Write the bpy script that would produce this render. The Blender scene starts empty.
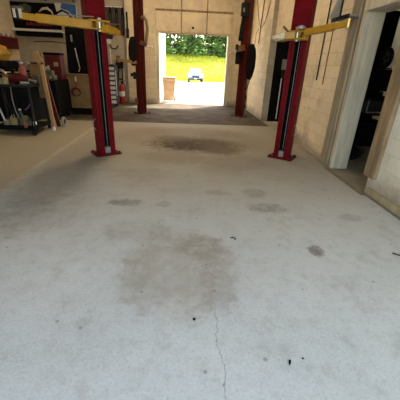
import bpy, bmesh, math, random
from mathutils import Vector, Matrix
random.seed(7)
S = bpy.context.scene
COL = S.collection
PI = math.pi

# ------------------------------------------------------------------ materials
def nd(nt, t, **kw):
    n = nt.nodes.new(t)
    for k, v in kw.items():
        setattr(n, k, v)
    return n
def mix(nt, fac, a, b, blend='MIX'):
    m = nd(nt, 'ShaderNodeMix', data_type='RGBA', blend_type=blend)
    for sock, v in ((0, fac), (6, a), (7, b)):
        if isinstance(v, bpy.types.NodeSocket): nt.links.new(v, m.inputs[sock])
        elif sock == 0: m.inputs[0].default_value = v
        else: m.inputs[sock].default_value = (*v, 1)
    return m.outputs[2]
def math_(nt, op, a, b=None, clamp=False):
    m = nd(nt, 'ShaderNodeMath', operation=op, use_clamp=clamp)
    for i, v in enumerate((a, b)):
        if v is None: continue
        if isinstance(v, bpy.types.NodeSocket): nt.links.new(v, m.inputs[i])
        else: m.inputs[i].default_value = v
    return m.outputs[0]
def ramp(nt, v, lo, hi):
    m = nd(nt, 'ShaderNodeMapRange', clamp=True)
    m.interpolation_type = 'SMOOTHSTEP'
    nt.links.new(v, m.inputs[0])
    m.inputs[1].default_value = lo; m.inputs[2].default_value = hi
    return m.outputs[0]
def noise(nt, vec, scale, detail=4, rough=.6):
    n = nd(nt, 'ShaderNodeTexNoise')
    n.inputs['Scale'].default_value = scale; n.inputs['Detail'].default_value = detail
    n.inputs['Roughness'].default_value = rough
    nt.links.new(vec, n.inputs['Vector'])
    return n.outputs[0]
def base(name):
    m = bpy.data.materials.new(name); m.use_nodes = True
    nt = m.node_tree
    return m, nt, nt.nodes['Principled BSDF'], nd(nt, 'ShaderNodeTexCoord').outputs['Object']
def bump(nt, b, h, strength, dist=.01):
    n = nd(nt, 'ShaderNodeBump'); n.inputs['Strength'].default_value = strength
    n.inputs['Distance'].default_value = dist
    nt.links.new(h, n.inputs['Height']); nt.links.new(n.outputs[0], b.inputs['Normal'])
def mat(name, col, rough=.5, metal=0, var=.25, scale=6, bmp=0, dirt=None, spec=.5, streak=0):
    m, nt, b, co = base(name)
    if streak:
        mp = nd(nt, 'ShaderNodeMapping'); mp.inputs['Scale'].default_value = (1,1,1/streak); nt.links.new(co, mp.inputs[0]); co = mp.outputs[0]
    n = noise(nt, co, scale)
    lo = tuple(c*(1-var) for c in col); hi = tuple(min(1, c*(1+var*.6)) for c in col)
    c = mix(nt, ramp(nt, n, .3, .7), lo, hi)
    if dirt:
        c = mix(nt, math_(nt, 'MULTIPLY', ramp(nt, noise(nt, co, scale*.6, 6, .7), .5, .72), .7), c, dirt)
    nt.links.new(c, b.inputs['Base Color'])
    b.inputs['Roughness'].default_value = rough; b.inputs['Metallic'].default_value = metal
    b.inputs['Specular IOR Level'].default_value = spec
    if bmp: bump(nt, b, noise(nt, co, scale*6), bmp)
    return m
def block_mat(name, col, mortar, axis, bw=.40, bh=.20, var=.12, grime=(.25,.20,.14), amount=.35, ms=.006):
    """painted concrete block wall; axis: the horizontal axis the courses run along"""
    m, nt, b, co = base(name)
    sp = nd(nt, 'ShaderNodeSeparateXYZ'); nt.links.new(co, sp.inputs[0])
    cb = nd(nt, 'ShaderNodeCombineXYZ')
    nt.links.new(sp.outputs[axis], cb.inputs[0]); nt.links.new(sp.outputs[2], cb.inputs[1])
    br = nd(nt, 'ShaderNodeTexBrick')
    nt.links.new(cb.outputs[0], br.inputs['Vector'])
    br.inputs['Scale'].default_value = 1
    br.inputs['Brick Width'].default_value = bw; br.inputs['Row Height'].default_value = bh
    br.inputs['Mortar Size'].default_value = ms; br.inputs['Mortar Smooth'].default_value = .4
    br.inputs['Color1'].default_value = (*col, 1)
    br.inputs['Color2'].default_value = (*[c*(1-var) for c in col], 1)
    br.inputs['Mortar'].default_value = (*mortar, 1)
    n = noise(nt, co, 2.2, 6, .65)
    c = mix(nt, math_(nt, 'MULTIPLY', ramp(nt, n, .48, .72), amount), br.outputs['Color'], grime)
    c = mix(nt, math_(nt, 'MULTIPLY', ramp(nt, noise(nt, co, 16, 6, .8), .52, .70), amount), c, grime)
    low = math_(nt, 'ADD', sp.outputs[2], math_(nt, 'MULTIPLY', n, -.5))
    c = mix(nt, math_(nt, 'MULTIPLY', ramp(nt, low, .05, -.22), .75), c, grime)   # splash stains along the floor
    nt.links.new(c, b.inputs['Base Color']); b.inputs['Roughness'].default_value = .7
    h = math_(nt, 'ADD', math_(nt, 'MULTIPLY', br.outputs['Fac'], -.6), math_(nt, 'MULTIPLY', noise(nt, co, 45), .5))
    bump(nt, b, h, .35, .01)
    return m

def floor_mat():
    m, nt, b, co = base('painted_concrete')
    sp = nd(nt, 'ShaderNodeSeparateXYZ'); nt.links.new(co, sp.inputs[0])
    X, Y = sp.outputs[0], sp.outputs[1]
    n1 = noise(nt, co, 1.3, 6, .65); n2 = noise(nt, co, 9, 6, .7); n3 = noise(nt, co, 60, 4, .7); n4 = noise(nt, co, 5.5, 7, .72); n5 = noise(nt, co, 2.6, 8, .75); n6 = noise(nt, co, 20, 8, .8)
    c = mix(nt, ramp(nt, n1, .3, .7), (.70,.725,.70), (.80,.825,.80))
    c = mix(nt, math_(nt, 'MULTIPLY', ramp(nt, n2, .45, .75), .35), c, (.44,.42,.385))
    c = mix(nt, math_(nt, 'MULTIPLY', ramp(nt, n3, .50, .66), .45), c, (.88,.90,.88))
    c = mix(nt, math_(nt, 'MULTIPLY', ramp(nt, n3, .46, .34), .35), c, (.42,.41,.39))
    c = mix(nt, math_(nt, 'MULTIPLY', ramp(nt, n4, .52, .72), .28), c, (.40,.365,.31))
    c = mix(nt, math_(nt, 'MULTIPLY', ramp(nt, math_(nt, 'ADD', Y, math_(nt, 'MULTIPLY', n4, 1.6)), 1.6, 4.6), .62), c, (.47,.455,.415))
    c = mix(nt, math_(nt, 'MULTIPLY', ramp(nt, n5, .50, .68), .30), c, (.30,.275,.235))
    # worn tan traffic zone further in
    wear = ramp(nt, math_(nt, 'ADD', Y, math_(nt, 'MULTIPLY', n1, 2.2)), 3.6, 6.6)
    c = mix(nt, math_(nt, 'MULTIPLY', wear, .78), c, (.32,.275,.20))
    # bare cement strip along the left bay
    edge = math_(nt, 'ADD', X, math_(nt, 'MULTIPLY', math_(nt, 'SUBTRACT', n2, .5), .10))
    left = ramp(nt, edge, -2.19, -2.25)
    c = mix(nt, math_(nt, 'MULTIPLY', left, .92), c, mix(nt, n2, (.33,.285,.20), (.41,.355,.26)))
    line = math_(nt, 'MULTIPLY', ramp(nt, edge, -2.32, -2.26), ramp(nt, edge, -2.18, -2.24))
    c = mix(nt, math_(nt, 'MULTIPLY', line, .5), c, (.52,.48,.40))
    # oil and water stains, plus a painted shadow band by the cement strip: x, y, rx, ry, amount, colour
    for x, y, rx, ry, a, col in (
        (-.01,1.98,.47,.56,.78,(.45,.405,.335)), (-.05,1.95,.33,.40,.40,(.56,.53,.47)), (0.18,2.27,.24,.20,.8,(.39,.345,.275)), (.26,1.80,.14,.32,.5,(.41,.36,.29)), (-.36,1.9,.12,.36,.4,(.44,.40,.33)),
        (1.23,2.21,.07,.095,.95,(.27,.24,.21)), (-.21,3.17,.09,.08,.55,(.27,.24,.20)),
        (-.68,3.2,.20,.10,.7,(.23,.21,.18)), (1.00,3.1,.24,.14,.7,(.25,.22,.18)), (.93,3.55,.15,.16,.6,(.25,.22,.18)), (.45,3.55,.18,.10,.40,(.3,.27,.22)),
        (1.9,2.88,.14,.09,.5,(.28,.25,.21)), (0.25,6.15,.85,.55,1.0,(.07,.05,.03)), (.75,5.7,.35,.3,.8,(.14,.10,.06)), (-.25,6.6,.4,.3,.7,(.14,.10,.06)),
        (-.2,5.2,.5,.4,.40,(.22,.17,.12)), (.9,4.9,.6,.45,.35,(.22,.17,.12)), (.2,7.3,1.1,.6,.5,(.2,.15,.1)),
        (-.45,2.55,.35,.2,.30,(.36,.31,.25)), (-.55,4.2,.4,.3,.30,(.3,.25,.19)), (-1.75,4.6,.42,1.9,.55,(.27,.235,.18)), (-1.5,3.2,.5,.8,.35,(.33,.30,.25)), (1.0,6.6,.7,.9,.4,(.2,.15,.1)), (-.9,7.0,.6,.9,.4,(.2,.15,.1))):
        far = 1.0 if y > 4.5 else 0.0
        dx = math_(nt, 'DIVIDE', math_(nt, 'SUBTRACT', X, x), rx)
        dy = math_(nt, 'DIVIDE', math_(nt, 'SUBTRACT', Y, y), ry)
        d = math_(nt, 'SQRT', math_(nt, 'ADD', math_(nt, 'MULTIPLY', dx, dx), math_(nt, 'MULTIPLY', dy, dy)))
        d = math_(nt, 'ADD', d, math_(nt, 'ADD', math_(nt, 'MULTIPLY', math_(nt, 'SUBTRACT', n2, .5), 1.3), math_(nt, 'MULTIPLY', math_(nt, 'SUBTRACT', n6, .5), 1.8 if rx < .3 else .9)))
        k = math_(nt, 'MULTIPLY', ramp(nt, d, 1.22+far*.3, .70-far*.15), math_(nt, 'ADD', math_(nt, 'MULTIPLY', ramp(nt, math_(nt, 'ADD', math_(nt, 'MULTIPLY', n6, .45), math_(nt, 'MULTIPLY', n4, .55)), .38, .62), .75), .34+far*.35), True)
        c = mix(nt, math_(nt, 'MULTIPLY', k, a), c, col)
    # hairline crack near the front
    cx = math_(nt, 'ADD', math_(nt, 'SUBTRACT', X, .225), math_(nt, 'MULTIPLY', math_(nt, 'SUBTRACT', noise(nt, co, 7, 6), .5), .12))
    cr = math_(nt, 'MULTIPLY', ramp(nt, math_(nt, 'ABSOLUTE', cx), .0035, .001), ramp(nt, Y, 1.62, 1.45))
    c = mix(nt, math_(nt, 'MULTIPLY', cr, .7), c, (.25,.24,.23))
    # scattered specks
    vo = nd(nt, 'ShaderNodeTexVoronoi'); vo.inputs['Scale'].default_value = 5.5
    nt.links.new(co, vo.inputs['Vector'])
    c = mix(nt, math_(nt, 'MULTIPLY', ramp(nt, vo.outputs['Distance'], .085, .05), .6), c, (.27,.25,.22))
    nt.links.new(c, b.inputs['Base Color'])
    b.inputs['Roughness'].default_value = .75
    b.inputs['Specular IOR Level'].default_value = .12
    bump(nt, b, math_(nt, 'ADD', n3, math_(nt, 'MULTIPLY', n2, .4)), .25, .004)
    return m

RED = mat('red_lift_paint', (.145,.002,.006), .5, 0, .25, 5, 0, (.09,.004,.006), .10)
MAROON = mat('maroon_lift_paint', (.09,.010,.009), .45, 0, .2, 5, 0, (.05,.012,.010), .12)
YEL = mat('yellow_lift_paint', (.47,.245,.010), .42, 0, .16, 6, 0, (.33,.17,.03))
OCHRE = mat('ochre_arm_paint', (.33,.17,.05), .5, 0, .2, 6)
BLACK = mat('black_paint', (.006,.006,.007), .8, 0, .3, 8, 0, None, .08)
RUB = mat('black_rubber', (.011,.010,.010), .8, 0, .3, 10, 0, None, .15)
DARK = mat('dark_grey_steel', (.022,.022,.024), .65, 0, .3, 8, 0, None, .15)
STEEL = mat('bare_steel', (.55,.55,.54), .32, .9, .15, 10)
GREY = mat('grey_metal', (.30,.30,.29), .5, .3, .2, 8)
PALE = mat('pale_pad', (.62,.56,.45), .6, 0, .15, 20)
WHITE = mat('white_enamel', (.74,.73,.70), .45, 0, .1, 8)
WOOD = mat('pale_timber', (.42,.25,.105), .65, 0, .18, 9)
BROWN = mat('brown_plywood', (.17,.085,.028), .65, 0, .25, 5)
TAN = mat('tan_board', (.19,.12,.045), .7, 0, .2, 4)
REDP = mat('bright_red_paint', (.34,.012,.016), .4, 0, .2, 6)
DKRED = mat('dark_red_paint', (.085,.007,.009), .5, 0, .25, 6, 0, None, .25)
YCLOTH = mat('yellow_canvas', (.50,.27,.03), .8, 0, .3, 9)
BLUE = mat('blue_print', (.03,.12,.36), .55, 0, .1, 4)
OLIVE = mat('greenish_plastic', (.085,.09,.055), .6, 0, .25, 8)
CREAM = mat('cream_plastic', (.30,.25,.13), .55, 0, .2, 10)
PINK = mat('pink_plastic', (.24,.05,.05), .55, 0, .2, 8)
BRASS = mat('brass_bolt', (.60,.42,.16), .35, .8, .15, 10)
TRIMW = mat('chalky_white_paint', (.58,.54,.43), .7, 0, .16, 9, .05, (.33,.26,.16), .2, 8)
TRIMG = mat('greyed_paint', (.41,.345,.24), .75, 0, .25, 14, .05, (.22,.15,.085), .2, 10)
TRIMB = mat('weathered_brown_timber', (.33,.24,.14), .8, 0, .35, 12, .1, (.12,.07,.035), .2, 6)
DOORM = mat('aged_cream_door', (.74,.63,.45), .6, 0, .14, 2, 0, (.45,.32,.18))
RUST = mat('rusty_steel', (.20,.085,.04), .8, .1, .3, 9)
BELT = mat('belt_rubber', (.075,.065,.05), .8, 0, .3, 9)
CEIL = mat('ceiling_paint', (.55,.52,.46), .8, 0, .1, 2)
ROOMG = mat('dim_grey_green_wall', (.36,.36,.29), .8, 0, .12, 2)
WALLX = block_mat('warm_lit_cream_along', (.83,.71,.50), (.62,.50,.33), 1)  # cream that also carries the warm light falling on these walls
WALLF = block_mat('white_block_near', (.82,.80,.69), (.66,.63,.53), 1, amount=.18)
WALLY = block_mat('warm_lit_cream_across', (.78,.67,.47), (.58,.47,.32), 0)  # warm light is mixed into this cream too
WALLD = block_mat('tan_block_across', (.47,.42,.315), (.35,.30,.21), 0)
PIER = block_mat('shaded_pier_block', (.45,.395,.30), (.33,.27,.18), 0)  # block wall colour darkened for the less lit pier end
FLOOR = floor_mat()
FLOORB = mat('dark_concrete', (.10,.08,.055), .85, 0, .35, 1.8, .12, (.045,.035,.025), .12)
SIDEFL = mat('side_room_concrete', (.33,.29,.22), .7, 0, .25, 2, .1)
PAVE = mat('pale_pavement', (.56,.54,.51), .9, 0, .1, .6, .1)
SOIL = mat('bank_turf', (.42,.42,.03), .95, 0, .3, .8)
GRASS = mat('grass_blade', (.56,.53,.03), .8, 0, .35, .25)
LEAF = mat('leaf_green', (.15,.26,.05), .6, 0, .55, .45)
BARK = mat('bark', (.09,.065,.045), .9, 0, .3, 4)
SILV = mat('silver_car_paint', (.22,.245,.29), .3, .2, .05, 2)
BIN = mat('tan_bin_plastic', (.60,.40,.25), .6, 0, .15, 5)
m, nt, b, co = base('car_glass'); GLASS = m
nt.links.new(mix(nt, noise(nt, co, 2), (.10,.14,.19), (.16,.21,.27)), b.inputs['Base Color'])
b.inputs['Roughness'].default_value = .05
m, nt, b, co = base('added_lamp_tube'); LAMP = m
b.inputs['Emission Color'].default_value = (1,.76,.47,1); b.inputs['Emission Strength'].default_value = 66

# ------------------------------------------------------------------ mesh helpers
class MB:
    def __init__(s): s.bm = bmesh.new()
    def box(s, c, size, rot=None, bev=0, seg=1):
        r = bmesh.ops.create_cube(s.bm, size=1)
        vs = r['verts']
        bmesh.ops.scale(s.bm, vec=size, verts=vs)
        if bev:
            es = list({e for v in vs for e in v.link_edges})
            out = bmesh.ops.bevel(s.bm, geom=es, offset=bev, segments=seg, affect='EDGES', profile=.5)
            vs = list({v for f in out['faces'] for v in f.verts} | {v for v in vs if v.is_valid})
        if rot is not None: bmesh.ops.rotate(s.bm, verts=vs, cent=(0,0,0), matrix=rot)
        bmesh.ops.translate(s.bm, vec=c, verts=vs)
        return s
    def b2(s, lo, hi, bev=0):
        return s.box([(a+b)/2 for a, b in zip(lo, hi)], [b-a for a, b in zip(lo, hi)], None, bev)
    def beam(s, p0, p1, w, h, bev=0, up=(0,0,1), w1=None, h1=None):
        p0, p1 = Vector(p0), Vector(p1); d = (p1-p0).normalized()
        sd = d.cross(Vector(up)).normalized(); u = sd.cross(d)
        w1 = w1 or w; h1 = h1 or h
        a = [s.bm.verts.new(p0 + sd*w/2*i + u*h/2*j) for i, j in ((-1,-1),(1,-1),(1,1),(-1,1))]
        c = [s.bm.verts.new(p1 + sd*w1/2*i + u*h1/2*j) for i, j in ((-1,-1),(1,-1),(1,1),(-1,1))]
        fs = [s.bm.faces.new(a[::-1]), s.bm.faces.new(c)]
        for i in range(4): fs.append(s.bm.faces.new((a[i], a[(i+1)%4], c[(i+1)%4], c[i])))
        if bev:
            bmesh.ops.bevel(s.bm, geom=list({e for f in fs for e in f.edges}), offset=bev, segments=1, affect='EDGES')
        return s
    def tube(s, pts, r, n=8, caps=True):
        pts = [Vector(p) for p in pts]; rings = []
        prev = None
        for i, p in enumerate(pts):
            d = (pts[min(i+1, len(pts)-1)] - pts[max(i-1, 0)]).normalized()
            ref = prev if prev is not None and abs(prev.dot(d)) < .98 else (Vector((0,0,1)) if abs(d.z) < .9 else Vector((1,0,0)))
            a = d.cross(ref).normalized(); bb = a.cross(d); prev = bb
            rr = r[i] if isinstance(r, (list, tuple)) else r
            rings.append([s.bm.verts.new(p + (a*math.cos(2*PI*k/n) + bb*math.sin(2*PI*k/n))*rr) for k in range(n)])
        for A, B in zip(rings, rings[1:]):
            for k in range(n): s.bm.faces.new((A[k], A[(k+1)%n], B[(k+1)%n], B[k]))
        if caps: s.bm.faces.new(rings[0][::-1]); s.bm.faces.new(rings[-1])
        return s
    def cyl(s, p0, p1, r, n=16, r1=None):
        return s.tube([p0, p1], [r, r1 if r1 is not None else r], n)
    def lathe(s, prof, c=(0,0,0), n=20):
        rings = [[s.bm.verts.new((c[0]+max(r,.0004)*math.cos(2*PI*k/n), c[1]+max(r,.0004)*math.sin(2*PI*k/n), c[2]+z)) for k in range(n)] for r, z in prof]
        for A, B in zip(rings, rings[1:]):
            for k in range(n): s.bm.faces.new((A[k], A[(k+1)%n], B[(k+1)%n], B[k]))
        s.bm.faces.new(rings[0][::-1]); s.bm.faces.new(rings[-1])
        return s
    def prism(s, poly, d0, d1, axis='y'):
        f = {'y': lambda a, b, d: (a, d, b), 'x': lambda a, b, d: (d, a, b), 'z': lambda a, b, d: (a, b, d)}[axis]
        A = [s.bm.verts.new(f(a, b, d0)) for a, b in poly]; B = [s.bm.verts.new(f(a, b, d1)) for a, b in poly]
        n = len(poly)
        s.bm.faces.new(A); s.bm.faces.new(B[::-1])
        for i in range(n): s.bm.faces.new((A[i], B[i], B[(i+1)%n], A[(i+1)%n]))
        return s
    def torus(s, c, R, r, axis='y', n=20, m=8, squash=1):
        vs = []
        for i in range(n):
            t = 2*PI*i/n; row = []
            for j in range(m):
                u = 2*PI*j/m; q = R + r*math.cos(u)
                a, b_, d = q*math.cos(t), q*math.sin(t)*squash, r*math.sin(u)
                p = {'y': (a, d, b_), 'x': (d, a, b_), 'z': (a, b_, d)}[axis]
                row.append(s.bm.verts.new(Vector(c) + Vector(p)))
            vs.append(row)
        for i in range(n):
            for j in range(m):
                s.bm.faces.new((vs[i][j], vs[(i+1)%n][j], vs[(i+1)%n][(j+1)%m], vs[i][(j+1)%m]))
        return s
    def blob(s, c, size, seed=0, amp=.12, sub=3):
        rnd = random.Random(seed)
        r = bmesh.ops.create_icosphere(s.bm, subdivisions=sub, radius=1)
        ph = [rnd.uniform(0, 6) for _ in range(6)]
        for v in r['verts']:
            p = v.co
            k = 1 + amp*(math.sin(3*p.x+ph[0])*math.sin(4*p.y+ph[1]) + .6*math.sin(7*p.z+ph[2])*math.sin(6*p.x+ph[3]))
            v.co = Vector((p.x*size[0], p.y*size[1], p.z*size[2]))*k + Vector(c)
        return s
    def build(s, name, material, parent=None, loc=None, rotz=0, smooth=None):
        bmesh.ops.recalc_face_normals(s.bm, faces=s.bm.faces[:])
        me = bpy.data.meshes.new(name); s.bm.to_mesh(me); s.bm.free()
        me.materials.append(material)
        if smooth:
            me.polygons.foreach_set('use_smooth', [True]*len(me.polygons))
            try: me.set_sharp_from_angle(angle=smooth)
            except Exception: pass
        o = bpy.data.objects.new(name, me); COL.objects.link(o)
        if parent: o.parent = parent
        if loc: o.location = loc
        if rotz: o.rotation_euler.z = rotz
        return o
SM = math.radians(40)
def tag(o, label=None, cat=None, group=None, kind=None):
    if label: o['label'] = label
    if cat: o['category'] = cat
    if group: o['group'] = group
    if kind: o['kind'] = kind
    return o
def empty(name, loc, label, cat, group=None, rotz=0):
    o = bpy.data.objects.new(name, None); COL.objects.link(o)
    o.location = loc; o.rotation_euler.z = rotz; o.empty_display_size = .2
    return tag(o, label, cat, group)
def struct(mb, name, m_, **k): return tag(mb.build(name, m_, **k), kind='structure')
def copy_tree(o, parent=None):
    c = o.copy(); COL.objects.link(c)
    if parent: c.parent = parent
    for ch in list(o.children): copy_tree(ch, c)
    return c

# ------------------------------------------------------------------ the setting
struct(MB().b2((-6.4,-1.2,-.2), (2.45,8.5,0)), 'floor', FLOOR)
struct(MB().b2((-6.4,8.505,-.2), (2.45,13.3,-.004)), 'floor_rear', FLOORB)
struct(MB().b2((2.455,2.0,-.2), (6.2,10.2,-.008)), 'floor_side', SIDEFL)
struct(MB().b2((-6.7,-1.2,4.15), (6.4,13.5,4.3)), 'ceiling', CEIL)
struct(MB().b2((-6.7,-1.2,-.2), (-6.42,13.4,4.15)), 'wall_left', WALLX)
# rear wall: left part, pier, above door, right of the door
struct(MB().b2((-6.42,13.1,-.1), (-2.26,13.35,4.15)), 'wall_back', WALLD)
struct(MB().b2((-2.26,12.92,-.1), (-1.14,13.35,4.15)), 'wall_back_pier', WALLY)
struct(MB().b2((1.80,13.1,-.1), (2.62,13.35,4.15)).b2((-1.14,13.12,3.75), (1.80,13.35,4.15)), 'wall_back_right', WALLY)
# right wall with its two openings
wr = MB()
wr.b2((2.62,12.0,-.1), (2.85,13.1,4.15))
wr.b2((2.55,7.0,2.22), (2.80,9.5,4.15))           # above the wide opening
wr.b2((2.55,5.12,-.1), (2.80,7.0,4.15))
wr.b2((2.55,3.60,2.42), (2.80,4.68,4.15))          # above the doorway
struct(wr, 'wall_right', WALLX)
struct(MB().b2((2.44,9.5,-.1), (2.62,12.0,4.15)), 'wall_right_pier', WALLX)
struct(MB().b2((2.43,9.47,-.05), (2.625,9.4995,4.15)), 'trim_1', PIER)
struct(MB().b2((2.52,-1.2,-.1), (2.76,3.68,4.15)), 'wall_right_front', WALLF)
struct(MB().b2((2.5,2.0,0), (2.52,3.6,.10)), 'baseboard_right', TRIMG)
# door jamb: greyed pier face, brown groove, white reveal
struct(MB().b2((2.50,4.86,0), (2.80,5.12,4.15), .01), 'trim_2', TRIMG)
struct(MB().b2((2.53,4.78,0), (2.80,4.86,4.15)), 'trim_3', TRIMB)
struct(MB().b2((2.50,4.68,0), (2.78,4.78,4.15), .008), 'trim_4', TRIMW)
struct(MB().b2((2.46,3.50,.24), (2.52,3.68,2.30), .006).b2((2.46,3.68,.24), (2.50,3.715,2.3)), 'trim_5', TRIMB)   # timber casing of the near side
struct(MB().b2((2.47,3.50,2.28), (2.80,4.68,2.42), .006), 'trim_6', TRIMW)   # head of the frame
struct(MB().b2((2.40,3.55,-.02), (2.46,4.75,.006)), 'trim_7', TRIMB)
# side room
sr = MB().b2((6.0,2.0,-.1), (6.2,10.2,4.15)).b2((2.76,1.9,-.1), (6.0,2.05,4.15)).b2((2.62,10.05,-.1), (6.0,10.2,4.15))
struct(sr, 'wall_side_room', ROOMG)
struct(MB().b2((2.455,8.2,-.1), (2.5,8.21,-.005)), 'trim_8', TRIMB)
# garage front: wall above the opening behind the photographer
struct(MB().b2((-6.42,-1.2,3.5), (2.52,-1.0,4.15)).b2((-6.42,-1.2,-.1), (-2.3,-1.0,3.5)), 'wall_front', WALLY)   # the left bay's own door is shut
# door frame of the rear opening
struct(MB().b2((-1.14,12.98,0), (-1.02,13.3,2.66)), 'trim_9', TRIMW)
struct(MB().b2((1.66,12.98,0), (1.80,13.3,2.66)), 'trim_10', TRIMW)

# sectional overhead door, part way down
od = MB()
for k in range(2):
    z0 = 2.62+k*.74
    od.b2((-1.14,13.03,z0), (1.80,13.07,z0+.74))
    for j in range(3):
        x0 = -1.115+j*.975
        od.b2((x0,13.0,z0+.04), (x0+.93,13.03,z0+.71), .012)
door = struct(od, 'door_1', DOORM)
seam = MB().b2((-1.14,13.018,3.335), (1.80,13.0315,3.395))
for xx in (-.16, .815): seam.b2((xx-.018,13.018,2.62), (xx+.03,13.0315,4.1))
seam.build('panel_joint', TRIMB, door)
MB().b2((-1.14,13.0,2.595), (1.80,13.08,2.62)).build('bottom_seal', TRIMB, door)
MB().cyl((.28,12.995,2.82), (.28,12.97,2.82), .045).build('lock', DARK, door)

# outside
pv = MB()
for a, z0, b_, z1 in ((13.3,-.01,22,-.03),(22,-.03,43,-.42)):
    pv.prism([(a,z0),(b_,z1),(b_,z1-.3),(a,z0-.3)], -40, 40, 'x')
struct(pv, 'pavement', PAVE)
struct(MB().b2((-30,-30,-.25), (30,-1.2,-.02)), 'forecourt', PAVE)
def bank_z(x, y):
    t = max(0, (y-42.3)/20)
    return -.42 + 3.7*(t*t*(3-2*t) if t < 1 else 1) + .12*math.sin(x*.7+y*.3)*min(1, t*4) + .10*math.sin(x*.31-y*.6)*min(1, t*4)
bk = MB(); NX, NY = 60, 36; grid = []
for i in range(NX+1):
    grid.append([bk.bm.verts.new((-42+84*i/NX, 42.3+32*j/NY, bank_z(-42+84*i/NX, 42.3+32*j/NY))) for j in range(NY+1)])
for i in range(NX):
    for j in range(NY): bk.bm.faces.new((grid[i][j], grid[i+1][j], grid[i+1][j+1], grid[i][j+1]))
struct(bk, 'grass_bank', SOIL, smooth=PI)
gr = MB()
for _ in range(16000):
    x, y = random.uniform(-12, 16), 42.5+19*random.random()**1.2
    z = bank_z(x, y); h = random.uniform(.15, .42); a = random.uniform(0, PI); w = random.uniform(.03, .08)
    v = [gr.bm.verts.new((x-w*math.cos(a), y-w*math.sin(a), z-.03)), gr.bm.verts.new((x+w*math.cos(a), y+w*math.sin(a), z-.03)),
         gr.bm.verts.new((x+random.uniform(-.15,.15), y+random.uniform(-.15,.15), z+h))]
    gr.bm.faces.new(v)
tag(gr.build('grass', GRASS), 'long sunlit yellow-green grass covering the bank behind the silver car', 'grass', kind='stuff')

def tree(x, y, h, w, seed):
    rnd = random.Random(seed); z0 = bank_z(x, y)
    r = empty('leafy_tree', (x, y, z0-.05), 'leafy green tree in the thicket along the top of the grass bank', 'tree', 'trees along the top of the bank')
    t = MB(); t.tube([(0,0,0), (.1,.05,h*.35), (0,.1,h*.8)], [.22,.16,.05], 8)
    for k in range(5):
        a = rnd.uniform(0, 6.28); t.tube([(.05,.05,h*(.25+.1*k)), (math.cos(a)*w*.6, math.sin(a)*w*.6, h*(.4+.1*k))], [.08,.02], 6)
    t.build('trunk', BARK, r, smooth=SM)
    f = MB()
    for _ in range(46):
        u = rnd.uniform(.0, 1)**1.5
        k = w*(1.0-.55*u*u)
        c = Vector((rnd.uniform(-k,k), rnd.uniform(-k,k)*.55, .15+u*(h-.6)))
        R = rnd.uniform(.8, 1.4)
        for _ in range(75):
            d = Vector((rnd.gauss(0,1), rnd.gauss(0,1), rnd.gauss(0,.8))); d.normalize(); d *= R*rnd.uniform(.5,1)
            p = c+d
            if p.z < .1: continue
            q = Matrix.Rotation(rnd.uniform(0,6.28),3,'Z') @ Matrix.Rotation(rnd.uniform(-1.2,1.2),3,'X')
            g = rnd.uniform(.16, .36)
            f.bm.faces.new([f.bm.verts.new(p + q @ Vector(v)*g) for v in ((-1,0,0),(0,-.6,.1),(1,0,0),(0,.6,.1))])
    f.build('foliage', LEAF, r)
for i, (x, y, h, w) in enumerate(((-9,61,10,2.9),(-4.8,60,8.6,2.7),(-1.5,61.5,10,2.8),(1.6,60.2,8.8,2.6),(4.8,61,10,2.8),(8.0,60,8.6,2.7),(11.4,61,9.5,2.9),(15,60.5,9,2.8),
                                   (-6.5,65,12,3),(.2,66,12.5,3.2),(6.4,65,12,3.1),(12.5,66,12,3))):
    tree(x, y, h, w, 40+i)

struct(MB().b2((-1.42,13.36,-.1), (-1.10,18.5,3.4)), 'wall_outside', TRIMW)

# silver car facing the garage
car = empty('parked_car', (1.30,40.2,-.37), 'silver car parked nose-in below the grassy bank outside', 'car')
bd = MB()
prof = [(-2.15,.35),(-2.2,.62),(-2.05,.88),(-1.0,1.0),(2.1,1.02),(2.2,.7),(2.15,.33)]
bd.prism(prof, -.9, .9, 'x')
bmesh.ops.bevel(bd.bm, geom=bd.bm.edges[:], offset=.07, segments=2, affect='EDGES')
bd.build('body', SILV, car, smooth=SM)
ch = MB()
def ring(y, z, w): return [(-w, y, z), (w, y, z)]
lo = [ch.bm.verts.new(p) for p in ((-.83,-1.0,.98),(.83,-1.0,.98),(.83,2.05,1.0),(-.83,2.05,1.0))]
hi = [ch.bm.verts.new(p) for p in ((-.66,-.2,1.58),(.66,-.2,1.58),(.66,1.75,1.6),(-.66,1.75,1.6))]
ch.bm.faces.new(lo[::-1]); ch.bm.faces.new(hi)
for i in range(4): ch.bm.faces.new((lo[i], lo[(i+1)%4], hi[(i+1)%4], hi[i]))
ch.build('cabin', SILV, car)
w = MB(); w.prism([(-.70,0),(.70,0),(.58,1),(-.58,1)], 0, .02, 'y')
for v in w.bm.verts:
    t = v.co.z; v.co.y = -.985+.70*t+v.co.y*.5 - .015; v.co.z = 1.03+.50*t
w.build('windshield', GLASS, car)
for sx in (-1, 1):
    sw = MB(); sw.prism([(-.62,1.05),(1.8,1.06),(1.62,1.5),(-.15,1.5)], 0, .02, 'x')
    for v in sw.bm.verts: v.co.x = sx*(.835-.17*(v.co.z-1)/.6+ (.008 if v.co.x > .01 else -.005))
    sw.build('side_window', GLASS, car)
    MB().box((sx*.66,-2.10,.76), (.36,.14,.16), None, .03).build('headlight', WHITE, car)
    m_ = MB().box((sx*.96,-.75,1.05), (.16,.10,.13), None, .03).build('mirror', SILV, car)
    for y in (-1.35, 1.35):
        wl = MB().torus((sx*.80,y,.33), .23, .10, 'x', 20, 8).build('wheel', RUB, car, smooth=PI)
        MB().cyl((sx*.82,y,.33), (sx*.87,y,.33), .19).build('hubcap', STEEL, wl)
MB().box((0,-2.19,.68), (.80,.06,.17), None, .02).build('grille', DARK, car)
MB().box((0,-2.17,.42), (1.60,.12,.16), None, .03).build('bumper', DARK, car)
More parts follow.
